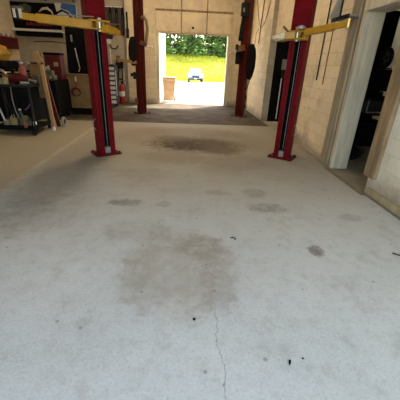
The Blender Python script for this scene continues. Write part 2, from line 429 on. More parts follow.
MB().box((0,-2.235,.50), (.32,.02,.12)).build('number_plate', WHITE, car)

# wheeled bin
bn = empty('wheelie_bin', (-.68,13.98,-.012), 'tan plastic wheelie bin standing outside left of the rear doorway', 'bin')
bb = MB(); bb.beam((0,0,.06), (0,0,.98), .42, .40, .01, (0,1,0), .56, .54); bb.build('body', BIN, bn)
MB().box((0,0,1.01), (.60,.58,.06), None, .02, 2).build('lid', BIN, bn)
MB().box((0,-.02,.90), (.61,.61,.05), None, .01).build('rim', BIN, bn)
MB().cyl((-.2,.33,.93), (.2,.33,.93), .018).cyl((-.2,.26,.93), (-.2,.33,.93), .018).cyl((.2,.26,.93), (.2,.33,.93), .018).build('handle', BIN, bn)
for sx in (-1, 1): MB().cyl((sx*.22,.17,.10), (sx*.27,.17,.10), .10).build('wheel', RUB, bn, smooth=SM)

# ------------------------------------------------------------------ two-post lifts
def c_section(mb, W, D, lip, t, z0, z1):
    """channel open towards -y in local space, back at +y"""
    h = W/2
    mb.b2((-h,D/2-t,z0), (h,D/2,z1))
    for s in (-1, 1):
        mb.b2((min(s*h,s*(h-t)),-D/2,z0), (max(s*h,s*(h-t)),D/2-t,z1))
        mb.b2((min(s*h,s*(h-lip)),-D/2-.012,z0), (max(s*h,s*(h-lip)),-D/2+.012,z1), .005)
def front_post(side, x, y, label):
    """side -1: left post, +1: right post"""
    rz = -side*math.radians(35)*1.0
    rz = math.radians(35) if side < 0 else math.radians(-35)
    r = empty('lift_post', (x, y, 0), label, 'vehicle lift', 'near pair of lift posts')
    fr = lambda p: Matrix.Rotation(rz, 3, 'Z') @ Vector(p)
    W, D = .265, .205
    pl = MB().box((0,-.02,.0125), (.45,.36,.022), None, .004).build('base_plate', RED, r, rotz=rz)
    for sx in (-1, 1):
        for sy in (-1, 1):
            MB().cyl((sx*.195,sy*.14-.02,.022), (sx*.195,sy*.14-.02,.05), .018, 6).build('anchor_bolt', DARK, pl)
    c = MB(); c_section(c, W, D, .076, .018, .0235, 3.75)
    for s in (-1, 1): c.cyl((s*(W/2-.004),-D/2-.012,.03), (s*(W/2-.004),-D/2-.012,3.74), .011, 8).cyl((s*(W/2-.074),-D/2-.010,.03), (s*(W/2-.074),-D/2-.010,3.74), .007, 8)
    colm = c.build('column', RED, r, rotz=rz)
    MB().b2((-.113,.02,.03), (.113,.028,3.7)).build('channel_liner', BLACK, colm)
    e = MB()
    for s in (-1, 1): e.b2((s*.046-.004,-D/2-.016,.15), (s*.046+.004,-D/2-.011,1.93))
    e.build('slide_track', DARK, colm)
    MB().cyl((.012,-.09,.12), (.012,-.09,1.95), .0045).build('lift_cable', GREY, colm)
    MB().b2((-.045,-.13,.03), (.045,-.03,.14), .006).build('cable_block', GREY, colm)
    g_ = MB(); pts = [(side*.131,-.0,.42)]
    pts += [(side*(.131+.05*math.sin(PI*k/8)), 0, .42+.2*k/8) for k in range(1, 8)] + [(side*.131,0,.62)]
    g_.tube(pts, .007, 6); g_.build('lock_release', GREY, colm, smooth=PI)
    cg = MB().b2((-.145,-.142,2.06), (.145,-.12,2.95), .006).b2((-.042,-.12,1.96), (.042,.018,2.95)).build('carriage', RED, r, rotz=rz)
    hd = MB()
    hd.b2((-.15,-.27,2.035), (.15,-.12,2.06), .004).b2((-.15,-.27,1.93), (.15,-.12,1.955), .004)
    hd.b2((-.15,-.15,1.955), (.15,-.12,2.035))
    for sx in (-.138, -.05, .05, .138): hd.b2((sx-.012,-.27,1.955), (sx+.012,-.15,2.035))
    hd.build('arm_yoke', YEL, cg)
    for sx in (-.0,): MB().cyl((sx,-.235,1.91), (sx,-.235,2.085), .026).build('hinge_pin', STEEL, cg, smooth=SM)
    return r, rz
def arm(root, base_xy, A, B, T, w0, h0, pads, tip=None, name='lift_arm'):
    """box arm from A to B with a telescoping tip to T, world coordinates"""
    off = Vector((*base_xy, 0)); A, B, T = Vector(A)-off, Vector(B)-off, Vector(T)-off
    a = MB().beam(A, B, w0, h0, .006).build(name, YEL, root)
    mid = A + (B-A)*.75
    MB().beam(mid, T, w0*.72, h0*.72, .004).build('extension', tip or YEL, a)
    return a, A, B, T

LX, LY = -1.405, 5.295
lp, lrz = front_post(-1, LX, LY, 'bright red lift post nearest on the left, long yellow arm swung out over the cart')
a, A, B, T = arm(lp, (LX, LY), (-1.37,5.06,1.985), (-2.12,5.03,2.035), (-2.36,5.03,2.055), .12, .115, 0)
MB().cyl(T+Vector((-.02,0,-.05)), T+Vector((-.02,0,.07)), .055).build('pad_socket', DARK, a, smooth=SM)
for dx in (-.05, .03): MB().cyl(T+Vector((dx,-.045,-.03)), T+Vector((dx,-.045,.08)), .022).build('pad_stem', PALE, a, smooth=SM)
MB().cyl(T+Vector((-.02,0,.075)), T+Vector((-.02,0,.11)), .075).build('pad', OLIVE, a, smooth=SM)
rd = MB(); rd.tube([A+Vector((.05,-.05,.10)), A+Vector((-.3,-.05,.105)), A+Vector((-.75,-.03,.075))], .008, 6); rd.build('restraint_rod', GREY, a)
a, A, B, T = arm(lp, (LX, LY), (-1.20,5.08,1.95), (-1.10,5.30,1.935), (-1.04,5.40,1.925), .11, .10, 0)
MB().cyl(T+Vector((0,0,-.03)), T+Vector((0,0,.06)), .05).build('pad', DKRED, a, smooth=SM)
MB().beam(A+Vector((.02,-.02,.06)), T+Vector((.0,0,.12)), .03, .02).build('arm_gear', RUST, a)

RX, RY = 1.86, 5.33
rp, rrz = front_post(1, RX, RY, 'bright red lift post nearest on the right, yellow arm swung towards the block wall')
a, A, B, T = arm(rp, (RX, RY), (1.80,4.98,2.02), (2.06,4.64,2.07), (2.17,4.47,2.095), .10, .085, 0)
MB().cyl(T+Vector((0,0,-.05)), T+Vector((0,0,.055)), .042).build('pad_socket', BRASS, a, smooth=SM)
MB().cyl(A+Vector((-.06,.08,.045)), A+Vector((-.06,.08,.075)), .075).cyl(A+Vector((-.06,.08,.075)), A+Vector((-.06,.08,.095)), .045).build('arm_gear', GREY, a, smooth=SM)
a, A, B, T = arm(rp, (RX, RY), (1.68,5.10,1.985), (1.53,5.14,1.975), (1.44,5.16,1.965), .11, .10, 0, PALE)
MB().box(T+Vector((-.03,0,-.01)), (.13,.11,.05), Matrix.Rotation(-.1,3,'Y'), .012).build('pad', PALE, a)
MB().beam(B+Vector((.05,-.02,.05)), B+Vector((-.04,0,.13)), .03, .03).build('arm_stop', RUST, a)

def rear_post(side, x, y, label):
    r = empty('lift_post', (x, y, 0), label, 'vehicle lift', 'far pair of lift posts')
    rz = math.radians(40) if side < 0 else math.radians(-40)
    pl = MB().box((0,0,.010), (.42,.38,.024), None, .004).build('base_plate', MAROON, r, rotz=rz)
    for sx in (-1, 1):
        for sy in (-1, 1): MB().cyl((sx*.18,sy*.16,.02), (sx*.18,sy*.16,.05), .016, 6).build('anchor_bolt', DARK, pl)
    c = MB(); c_section(c, .23, .20, .095, .018, .022, 3.85); c.b2((-.1,-.02,.03), (.1,-.01,3.8))
    c.build('column', MAROON, r, rotz=rz)
    cg = MB().b2((-.11,-.13,1.95), (.11,-.10,2.75), .006).build('carriage', MAROON, r, rotz=rz)
    return r, rz
# left far post
lx, ly = -1.405, 10.27
r, rz = rear_post(-1, lx, ly, 'maroon lift post standing left of the open rear doorway')
# black hydraulic tank with motor on its outer side
pu = MB(); pu.lathe([(.0,1.42),(.07,1.44),(.12,1.56),(.15,1.72),(.15,1.92),(.12,2.10),(.07,2.22),(.0,2.24)], (-.19,-.02,0), 18)
MBt = pu.build('hydraulic_tank', RUB, r, smooth=SM)
MB().b2((-.22,-.12,1.05), (-.10,.02,1.25), .01).cyl((-.30,-.05,1.17), (-.22,-.05,1.17), .05).build('valve', DARK, MBt)
MB().b2((-.20,-.09,.28), (-.11,.03,.48), .01).build('limit_switch', RUST, r)
a = MB().beam((-.10,-.08,1.53), (-.68,-.10,1.58), .09, .09, .006).build('lift_arm', OCHRE, r)
MB().cyl((-.66,-.10,1.50), (-.66,-.10,1.70), .05).build('pad', RUST, a, smooth=SM)
a = MB().beam((.05,-.12,2.08), (.24,-.16,2.02), .10, .12, .006).build('lift_arm', RUST, r)
MB().box((.33,-.16,1.97), (.16,.13,.045), None, .012).build('pad', PALE, a)
h = MB(); h.tube([(.08,-.08,2.72),(.17,-.1,2.76),(.24,-.1,2.66),(.27,-.1,2.45),(.24,-.1,2.25),(.22,-.12,2.1)], .045, 10)
h.build('air_hose', TRIMB, r, smooth=PI)
# right far post
rx, ry = 1.875, 10.30
r, rz = rear_post(1, rx, ry, 'maroon lift post standing right of the open rear doorway')
pu = MB(); pu.lathe([(.0,1.15),(.06,1.17),(.11,1.32),(.155,1.55),(.155,1.85),(.12,2.05),(.06,2.18),(.0,2.2)], (.21,-.02,0), 18)
pu.build('hydraulic_tank', RUB, r, smooth=SM)
mo = MB().b2((-.24,-.20,2.90), (-.02,-.04,3.24), .012).build('control_box', DARK, r)
MB().b2((-.20,-.205,3.0), (-.15,-.20,3.1)).build('switch', GREY, mo)
MB().tube([(-.16,-.14,2.9),(-.18,-.14,2.6),(-.20,-.14,2.25)], [.05,.06,.07], 10).build('cable_sleeve', RUB, r, smooth=PI)
a = MB().beam((-.06,-.12,2.08), (-.30,-.18,2.02), .12, .17, .006).build('lift_arm', RUST, r)
MB().box((-.42,-.19,1.93), (.20,.13,.05), None, .012).build('pad', PALE, a)
MB().b2((-.34,-.26,2.0), (-.26,-.16,2.15), .01).build('arm_stop', DARK, a)
MB().b2((-.30,-.14,1.6), (-.13,-.02,1.98), .03).build('guard', RUB, r)

# ------------------------------------------------------------------ right wall: things on and beside it
def wire(name, pts, rad, m_, label, cat):
    return tag(MB().tube(pts, rad, 6).build(name, m_, smooth=PI), label, cat)
wire('conduit', [(2.539,6.04,4.15),(2.539,6.04,1.34)], .012, DARK, 'thin dark conduit running down the block wall right of the near red post', 'conduit')
wire('conduit', [(2.542,5.74,4.15),(2.542,5.74,1.28)], .009, TRIMB, 'thinner brown conduit on the block wall, the one closer to the white door jamb', 'conduit')
loop = [(2.425,12.0-.2*k*.52, 3.9-1.2*math.sin(PI*(k*.5+.0)/12)) for k in range(0, 25)]
wire('hanging_wire', loop, .008, DKRED, 'thin wire drooping in a loop across the upper cream wall pier', 'wire')
wire('hanging_rod', [(2.42,10.65,3.9),(2.42,10.85,2.9),(2.42,10.95,2.25)], .014, DARK, 'straight dark rod hanging on the cream wall pier beside the drooping wire', 'rod')
wire('thin_cord', [(2.425,11.6,2.1),(2.425,11.5,2.6),(2.425,11.2,2.72)], .008, RUST, 'short thin cord low on the cream wall pier near the far right post', 'cord')
pb = empty('pry_bar', (2.395,12.08,0), 'thin dark bar with bent end leaning against the right wall behind the far post', 'bar')
MB().tube([(-.06,.06,0),(-.05,-.02,.6),(.0,-.28,1.0),(.0,-.6,1.33)], .018, 8).build('shaft', DARK, pb, smooth=PI)
MB().tube([(.0,-.6,1.33),(.0,-.68,1.40)], .028, 8).build('grip', RUST, pb)
hb = empty('hose_bundle', (2.36,12.42,0), 'dark hoses and tubing bunched in the corner behind the far right post', 'hose')
for k in range(5):
    pts = [(.12*math.sin(k*2+j*.9), .12*math.cos(k*1.7+j*.6)-.02, .03+j*.2) for j in range(8+k%2)]
    MB().tube(pts, .025, 8).build('hose', (RUB, DARK, GREY, RUST, DARK)[k], hb, smooth=PI)
sb = empty('switch_box', (2.87,9.40,1.28), 'grey and black switch box in the dark opening behind the near right post', 'switch')
MB().b2((-.02,-.02,.22), (.16,.068,.50), .01).build('cover', GREY, sb)
MB().b2((.0,-.04,-.02), (.15,.06,.21), .01).build('box', DARK, sb)
MB().cyl((.02,.02,-1.2), (.02,.02,-.02), .016).build('pipe', WHITE, sb)
struct(MB().b2((2.63,9.47,-.008), (3.55,9.52,2.3), .004), 'shade_sheet', BLACK)   # black sheet standing in for the shade in the wide opening
# little wall shelf by the door jamb
sh = empty('wall_shelf', (2.50,5.02,2.24), 'small grey metal shelf high on the greyed jamb beside the doorway', 'shelf')
MB().b2((-.16,-.16,0), (0,.40,.025), .004).build('top', GREY, sh)
MB().b2((-.16,-.165,-.02), (-.15,.40,.035)).build('lip', DARK, sh)
br = empty('wall_bracket', (2.55,5.62,2.30), 'triangular grey bracket on the block wall above the small shelf', 'bracket')
MB().prism([(0,0),(.0,.42),(-.035,.42),(-.15,.04),(-.15,0)], -.02, .02, 'y').build('gusset', GREY, br)
MB().b2((-.012,-.06,-.02), (0,.06,.46)).build('wall_plate', DARK, br)

# dark side room, seen through the doorway
rk = empty('storage_rack', (3.75,6.2,-.008), 'black metal storage rack standing in the dark room through the right doorway', 'rack')
for sx in (-.42, .42):
    for sy in (-.55, .55): MB().b2((sx-.025,sy-.025,0), (sx+.025,sy+.025,1.42)).build('upright', BLACK, rk)
for z in (.18, .78, 1.22): MB().b2((-.45,-.58,z), (.45,.58,z+.03)).build('shelf', BLACK, rk)
def crate(name, loc, size, m_, label):
    e = empty(name, loc, label, 'box')
    MB().b2((-size[0]/2,-size[1]/2,0), (size[0]/2,size[1]/2,size[2]*.8), .01).build('body', m_, e)
    MB().b2((-size[0]/2-.01,-size[1]/2-.01,size[2]*.8), (size[0]/2+.01,size[1]/2+.01,size[2]), .008).build('lid', BLACK, e)
    MB().b2((-size[0]/2-.02,-.06,size[2]*.45), (-size[0]/2,.06,size[2]*.6), .004).build('handle', DARK, e)
    return e
c1 = crate('storage_crate', (3.70,5.86,.802), (.5,.40,.30), DARK, 'dark crate on the middle shelf of the black rack, nearest the doorway')
crate('storage_crate', (3.74,6.4,.802), (.6,.38,.36), BLACK, 'taller black crate on the middle shelf of the rack, behind the nearer crate')
MB().b2((-.25,-.215,.01), (.25,-.2,.035)).b2((-.25,-.215,.035), (-.232,-.2,.24)).build('metal_edge', GREY, c1)
crate('storage_crate', (3.72,6.02,.202), (.66,.5,.42), BLACK, 'black crate on the bottom shelf of the rack in the dark room')
crate('storage_crate', (3.74,6.25,1.242), (.62,.7,.34), BLACK, 'long black case on the top shelf of the rack in the dark room')
fan = empty('drum_fan', (3.70,5.86,1.584), 'round black drum fan on the case on top of the dark rack', 'fan')
MB().torus((0,0,.19), .15, .03, 'x', 24, 8).build('ring', BLACK, fan, smooth=PI)
fb = MB()
for k in range(5):
    a = k*2*PI/5; fb.beam((0,0,.19), (0.01,.125*math.cos(a),.19+.125*math.sin(a)), .07, .012, 0, (1,0,0))
fb.cyl((-.04,0,.19), (.05,0,.19), .04); fb.build('blades', DARK, fan)
MB().b2((-.08,-.12,0), (.08,.12,.02)).b2((-.02,-.03,.02), (.02,.03,.05)).build('stand', BLACK, fan)
cab = empty('tall_cabinet', (4.25,7.9,-.008), 'tall black cabinet in the dark side room, between the door jamb and dim wall', 'cabinet')
MB().b2((-.35,-.7,0), (.35,.7,2.75), .01).build('body', BLACK, cab)
for s in (-1, 1):
    d = MB().b2((-.37,min(.01*s,.68*s),.05), (-.352,max(.01*s,.68*s),2.7), .005).build('door', DARK, cab)
    MB().cyl((-.39,.05*s,1.0), (-.39,.05*s,1.2), .01).build('handle', GREY, d)
ty = empty('spare_tyre', (2.98,5.35,-.008), 'black tyre lying on the floor just inside the side doorway', 'tyre')
MB().torus((.12,.15,.10), .22, .10, 'z', 28, 10).build('tread', RUB, ty, smooth=PI)
MB().lathe([(.13,.07),(.14,.13),(.06,.15),(.0,.15)], (.12,.15,0), 20).build('rim', DARK, ty, smooth=SM)

# ------------------------------------------------------------------ far left: rear wall
bs = empty('banner', (-5.42,13.08,2.52), 'black banner with blue and white print hanging high on the far left wall', 'banner')
MB().prism([(-.98,0),(.75,.0),(.75,.86),(-1.06,.86)], -.012, 0, 'y').build('black_panel', BLACK, bs)
MB().prism([(.70,.22),(1.38,.20),(1.38,.88),(.60,.88)], -.02, -.013, 'y').build('white_panel', WHITE, bs)
MB().prism([(.86,.88),(.80,.72),(1.05,.66),(1.20,.52),(1.34,.42),(1.36,.72),(1.36,.86)], -.026, -.021, 'y').build('blue_swoosh', BLUE, bs)
MB().tube([(.64,-.03,.56),(.85,-.03,.66),(1.05,-.03,.58),(1.18,-.03,.42),(1.25,-.03,.30)], .035, 6).build('black_swoosh', BLACK, bs)
MB().tube([(.0,-.018,.58),(.15,-.018,.68),(.32,-.018,.70),(.46,-.018,.60),(.5,-.018,.5)], [.015,.04,.045,.03,.012], 8).build('silver_curve', WHITE, bs, smooth=PI)
MB().prism([(-.70,.55),(-.68,.76),(-.45,.82),(-.25,.72),(-.3,.56),(-.5,.5)], -.02, -.013, 'y').build('grey_picture', OLIVE, bs)
rs = MB(); q = random.Random(3)
for k in range(7):
    x = -.52+k*.14
    rs.tube([(x,-.016,.12),(x+.03,-.016,.24+.03*(k%2)),(x+.07,-.016,.13),(x+.11,-.016,.22)], .014, 6)
rs.build('red_script', REDP, bs)
tag(MB().b2((-6.38,12.83,2.44), (-4.60,13.10,2.475)).b2((-6.38,12.83,2.475), (-4.60,12.845,2.515)).build('wall_shelf', WHITE), 'long white shelf edge running under the black banner', 'shelf')
tag(MB().b2((-6.3,12.86,2.28), (-4.66,13.104,2.44), .01).build('lamp_housing', BLACK), 'long black housing fixed beneath the white shelf under the banner', 'lamp')
pp = empty('wall_pipe', (-5.5,12.95,3.50), 'pale pipe running along the wall above the black banner', 'pipe')
MB().cyl((-.9,0,0), (1.6,0,0.02), .035).build('tube', TRIMG, pp, smooth=SM)
for x in (-.7, .4, 1.4): MB().b2((x-.02,-.03,-.05), (x+.02,.15,.06)).build('clamp', DARK, pp)
wire('wall_cable', [(-5.8,13.08,2.10),(-5.2,13.08,2.14),(-4.8,13.08,2.12),(-4.3,13.08,2.05),(-3.9,13.08,2.02)], .014, DARK, 'dark cable strung along the block wall below the white shelf', 'cable')
# belt rack
bf = empty('belt_rack', (-2.78,13.08,2.50), 'white framed rack of dark drive belts on the wall left of the far post', 'rack')
fm = MB()
for lo_, hi_ in (((-.62,-.03,0),(.50,0,.035)),((-.62,-.03,.86),(.50,0,.895)),((.465,-.03,.03),(.50,0,.87)),((-.62,-.03,.03),(-.585,0,.87))): fm.b2(lo_, hi_)
fm.build('frame', WHITE, bf)
MB().b2((-.6,-.008,.02), (.49,.0,.88)).build('backing', BELT, bf)
for k in range(9):
    x = -.5+k*.115; L = .30+.06*(k%3)
    MB().torus((x,-.035,.82-L), .045, .014, 'y', 20, 6, squash=L/.05).build('belt', BELT if k%2 else RUB, bf, smooth=PI)
pd = empty('long_paddle', (-2.19,12.912,2.36), 'long dark paddle tool hanging beside the white belt rack', 'tool')
MB().b2((-.03,-.02,.35), (.03,.01,.86), .01).build('handle', BLACK, pd)
MB().prism([(-.05,0),(.05,0),(.06,.30),(.0,.38),(-.06,.30)], -.02, .01, 'y').build('blade', DARK, pd)
wb = empty('wall_gauge', (-2.95,13.06,2.0), 'pale gauge with dark hose on the wall just below the belt rack', 'gauge')
MB().cyl((0,0,.22), (0,-.07,.22), .09).build('dial', WHITE, wb, smooth=SM)
MB().b2((-.08,-.09,.32), (.16,.02,.50), .02).build('head', DARK, wb)
MB().tube([(.02,-.03,.14),(.1,-.03,.0),(.25,-.03,-.02),(.34,-.03,.1)], .022, 8).build('hose', RUB, wb, smooth=PI)

# silver tool chest and things beside it
tc = empty('tool_chest', (-2.70,11.75,-.004), 'tall silver tool chest with a stack of drawers behind the near left post', 'tool chest')
MB().b2((-.40,-.24,.11), (.22,.24,1.42), .01).build('body', DARK, tc)
for k in range(8):
    z = .13+k*.16
    d = MB().b2((-.385,-.262,z), (.205,-.241,z+.11), .004).build('drawer', WHITE, tc)
    MB().b2((-.34,-.275,z+.085), (.16,-.262,z+.10)).build('pull', STEEL, d)
for sx in (-.33, .15):
    for sy in (-.17, .17): MB().cyl((sx-.02,sy,.05), (sx+.02,sy,.05), .05).b2((sx-.012,sy-.012,.05), (sx+.012,sy+.012,.11)).build('caster', RUB, tc)
MB().cyl((.235,-.2,.4), (.235,-.2,1.25), .014).build('side_handle', STEEL, tc)
ms = empty('lamp_mast', (-2.66,11.85,1.416), 'thin pale mast standing up from the silver tool chest', 'stand')
MB().cyl((0,0,.02), (0,0,.52), .014).build('pole', WHITE, ms); MB().cyl((0,0,0), (0,0,.022), .07).build('foot', DARK, ms)
fe = empty('fire_extinguisher', (-2.47,12.55,-.004), 'red fire extinguisher standing on the floor beside the silver tool chest', 'fire extinguisher')
MB().lathe([(.0,0),(.10,.0),(.115,.03),(.115,.60),(.09,.68),(.035,.74),(.03,.78),(.0,.78)], (0,0,0), 20).build('cylinder', REDP, fe, smooth=SM)
MB().b2((-.03,-.03,.77), (.03,.03,.83)).beam((0,0,.82), (.13,-.02,.86), .03, .02).build('valve', DARK, fe)
MB().tube([(.03,-.02,.80),(.13,-.06,.72),(.15,-.08,.45),(.13,-.08,.25)], .016, 8).build('hose', RUB, fe, smooth=PI)
MB().lathe([(.117,.30),(.117,.48)], (0,0,0), 20).build('label_band', WHITE, fe, smooth=SM)
fd = empty('folded_stand', (-2.62,12.86,-.004), 'dark folded metal stand leaning between the tool chest and extinguisher', 'stand')
MB().beam((-.12,0,0), (.02,.17,1.75), .05, .05).beam((.12,0,0), (.12,.17,1.6), .04, .04).beam((-.06,.09,.9), (.12,.09,.9), .03, .05).build('frame', DARK, fd)
MB().b2((-.1,.06,1.3), (.18,.17,1.62), .03).build('head', RUB, fd)

# tan bench with things hanging from its side
tb = empty('work_bench', (-3.05,9.75,-.004), 'tan board-sided bench standing behind the near left post', 'bench')
MB().b2((-.42,-.25,.20), (.44,.35,1.10), .008).build('body', TAN, tb)
MB().b2((-.46,-.28,1.10), (.48,.38,1.145), .006).build('top', BROWN, tb)
MB().b2((-.38,-.2,0), (.40,.30,.20)).build('plinth', BLACK, tb)
tag(MB().torus((-3.22,9.462,.66), .13, .018, 'y', 24, 8, .9).torus((-3.20,9.458,.65), .11, .016, 'y', 24, 8, .95).build('coiled_hose', DKRED, smooth=PI), 'dark red coiled hose hanging on the tan bench side', 'hose')
wr_ = empty('hanging_tool', (-3.18,9.46,.78), 'small red-handled tool with steel head hanging above the coiled hose', 'tool')
MB().b2((-.02,-.03,0), (.02,.0,.17), .006).build('handle', REDP, wr_); MB().cyl((0,-.015,.17), (0,-.015,.30), .022).build('head', STEEL, wr_, smooth=SM)
# black cabinet under engine parts
bc = empty('tool_cabinet', (-3.86,9.0,0), 'black rolling tool cabinet loaded with grey engine parts', 'cabinet')
MB().b2((-.40,-.5,.10), (.46,.5,1.0), .01).build('body', BLACK, bc)
for k in range(4):
    d = MB().b2((-.37,-.52,.16+k*.21), (.43,-.501,.34+k*.21), .006).build('drawer', BLACK, bc)
    MB().b2((-.25,-.535,.29+k*.21), (.30,-.52,.31+k*.21)).build('pull', DARK, d)
for sx in (-.3, .36):
    for sy in (-.4, .4): MB().cyl((sx-.02,sy,.05), (sx+.02,sy,.05), .05).b2((sx-.015,sy-.015,.05), (sx+.015,sy+.015,.1)).build('caster', RUB, bc)
tag(MB().box((-3.58,8.492,.89), (.16,.012,.09), Matrix.Rotation(.5,3,'Y'), .003).build('sticker', GREY), 'small pale tilted sticker on the top drawer of the black cabinet', 'sticker')
eg = empty('engine_part', (-3.72,8.78,1.0), 'grey cast engine part lying on the black rolling cabinet', 'engine part')
MB().b2((-.22,-.12,0), (.24,.14,.13), .02).b2((-.12,-.10,.12), (.20,.10,.24), .02).build('casting', OLIVE, eg)
for k in range(4): MB().cyl((-.14+.1*k,-.12,.07), (-.14+.1*k,-.17,.07), .032).build('port', CREAM if k%2 else DARK, eg, smooth=SM)
MB().cyl((-.02,0,.24), (.1,0,.30), .05).build('pulley', STEEL, eg, smooth=SM)
rb = empty('parts_box', (-3.62,9.26,1.0), 'dark red parts box standing behind the grey engine part', 'box')
MB().b2((-.22,-.16,0), (.20,.16,.62), .012).build('body', DKRED, rb)
MB().b2((-.23,-.17,.62), (.21,.17,.68), .01).build('lid', BLACK, rb)
MB().b2((.02,-.175,.34), (.14,-.16,.44), .006).build('latch', CREAM, rb)
MB().cyl((-.12,-.20,.12), (-.12,-.20,.36), .028).build('spray_tube', STEEL, rb, smooth=SM)
# black coverall / tall dark shape by the post
cs = empty('hoist_stand', (-3.02,9.2,-.004), 'tall black engine hoist standing just left of the near red post', 'hoist')
# kept behind the bench front: mast and boom with a draped black cover
MB().beam((-.06,1.15,0.0), (-.06,1.15,2.62), .12, .12, .01, (0,1,0)).build('mast', BLACK, cs)
MB().b2((-.4,1.0,0), (.3,1.1,.08)).b2((-.4,.99,0), (-.32,1.6,.08)).b2((.22,.99,0), (.3,1.6,.08)).build('base', BLACK, cs)
cv = MB().box((-.30,1.2,1.86), (.62,.36,1.5), Matrix.Rotation(.05,3,'Y'), .10, 3).box((.16,1.15,1.82), (.46,.30,1.30), Matrix.Rotation(-.08,3,'Y'), .08, 3).build('cover', BLACK, cs, smooth=SM)
MB().b2((-.40,.94,2.02), (-.35,.985,2.20), .01).build('tag', GREY, cs)
MB().cyl((.16,.9,1.55), (.16,.98,1.55), .05).build('knob', GREY, cs, smooth=SM)
MB().tube([(-.30,.96,1.85),(-.26,.93,1.6),(-.22,.94,1.3),(-.27,.95,1.2)], .014, 6).build('chain', STEEL, cs)

# ------------------------------------------------------------------ left foreground: cart and junk
ct = empty('service_cart', (-3.62,6.95,0), 'black two-shelf service cart crowded with tools on the left', 'cart')
MB().b2((-.55,-.38,.96), (.46,.40,1.0), .008).b2((-.55,-.38,1.0), (-.53,.40,1.04)).b2((.44,-.38,1.0), (.46,.40,1.04)).b2((-.55,.38,1.0), (.46,.40,1.04)).build('top_tray', DARK, ct)
MB().b2((-.50,-.50,.12), (.48,.40,.16), .008).b2((-.50,-.50,.16), (.48,-.48,.22)).b2((.46,-.48,.16), (.48,.4,.22)).build('bottom_tray', BLACK, ct)
for sx in (-.5, .42):
    for sy in (-.34, .36): MB().b2((sx-.018,sy-.018,.14), (sx+.018,sy+.018,.97)).build('upright', DARK, ct)
for sx in (-.44, .42):
    for sy in (-.42, .34): MB().cyl((sx-.018,sy,.055), (sx+.018,sy,.055), .055).b2((sx-.012,sy-.012,.05), (sx+.012,sy+.012,.12)).build('caster', RUB, ct, smooth=SM)
MB().cyl((-.30,-.40,.94), (-.12,-.46,.30), .017).build('chrome_bar', STEEL, ct, smooth=SM)
MB().b2((.06,-.3,.26), (.42,.3,.95), .01).build('side_panel', BLACK, ct)
for k in range(4):
    MB().tube([(-.02+.05*k,-.36,.96),(-.04+.06*k,-.39,.75),(.0+.05*k,-.39,.5),(.04+.05*k,-.40,.35)], .011, 6).build('dangling_lead', (DARK, RUB, GREY, RUB)[k], ct, smooth=PI)
MB().tube([(.40,-.33,.92),(.43,-.34,.80),(.41,-.34,.66),(.34,-.35,.56),(.28,-.36,.52)], .010, 6).build('purple_lead', mat('purple_rubber', (.16,.08,.24), .5), ct, smooth=PI)
# on the top tray (z=1.0)
def thing_box(name, loc, size, m_, cap, label, cat):
    e = empty(name, loc, label, cat)
    MB().b2((-size[0]/2,-size[1]/2,0), (size[0]/2,size[1]/2,size[2]), min(size)*.12).build('body', m_, e)
    MB().cyl((0,0,size[2]), (0,0,size[2]+.035), min(size[0],size[1])*.22).build('cap', cap, e, smooth=SM)
    return e
def jar(name, loc, r, h, m_, cap, label, cat):
    e = empty(name, loc, label, cat)
    MB().lathe([(0,0),(r,0),(r,h*.75),(r*.6,h*.86),(r*.45,h)], (0,0,0), 16).build('body', m_, e, smooth=SM)
    MB().cyl((0,0,h), (0,0,h+.03), r*.5).build('cap', cap, e, smooth=SM)
jar('fluid_jug', (-3.72,6.78,1.0), .065, .15, CREAM, REDP, 'cream jug with red cap on the front of the cart top tray', 'jug')
jar('fluid_jug', (-3.85,6.80,1.0), .06, .13, CREAM, BLACK, 'cream jug with dark cap, the left one on the cart top tray', 'jug')
gb = empty('power_tool', (-3.46,6.85,1.0), 'dark red power tool lying across the cart top tray', 'power tool')
MB().tube([(-.20,0,.10),(-.08,0,.12),(.06,-.01,.13),(.20,-.02,.10)], [.07,.09,.08,.05], 12).build('motor', DKRED, gb, smooth=SM)
MB().b2((-.10,-.05,0), (.02,.05,.08), .015).build('grip', BLACK, gb)
MB().cyl((.20,-.02,.10), (.34,-.03,.07), .025).build('chuck', STEEL, gb, smooth=SM)
pt = empty('socket_tray', (-3.22,6.72,1.0), 'olive tray of steel sockets at the right end of the cart top', 'tray')
MB().b2((-.16,-.09,0), (.05,.10,.035), .006).build('tray', OLIVE, pt)
for k in range(5): MB().cyl((-.13+k*.037,-.06,.035), (-.13+k*.037,-.06,.07), .014).build('socket', STEEL, pt, smooth=SM)
# handled black machine on the cart back and a stack by the left edge
mb_ = empty('tyre_changer', (-4.62,8.3,0), 'black tyre changing machine at the left edge with a yellow cover on top', 'machine')
MB().b2((-.35,-.35,0), (.40,.35,.85), .02).build('cabinet', BLACK, mb_)
MB().lathe([(.0,.85),(.36,.86),(.38,.92),(.34,.98),(.0,1.0)], (.02,0,0), 24).build('turntable', DARK, mb_, smooth=SM)
MB().b2((-.40,.25,.85), (-.2,.45,1.28), .02).build('column', BLACK, mb_)
MB().b2((-.42,-.30,1.24), (.30,.42,1.44), .05).build('head', BLACK, mb_)
MB().tube([(.02,-.28,1.3),(.25,-.33,1.2),(.36,-.3,1.05)], .03, 8).build('arm', STEEL, mb_, smooth=PI)
yc = empty('canvas_cover', (-4.62,8.28,1.44), 'crumpled yellow canvas cover heaped on the black machine', 'cover')
MB().blob((-.02,0,.16), (.36,.28,.19), 5, .18).build('cloth', YCLOTH, yc, smooth=PI)
MB().tube([(-.1,-.24,.20),(.0,-.27,.12),(.06,-.28,.2),(.1,-.26,.1)], .02, 6).build('strap', DARK, yc)
rw = empty('wall_cabinet', (-6.40,12.0,1.80), 'red wall cabinet with pale tools on top at the left edge', 'cabinet')
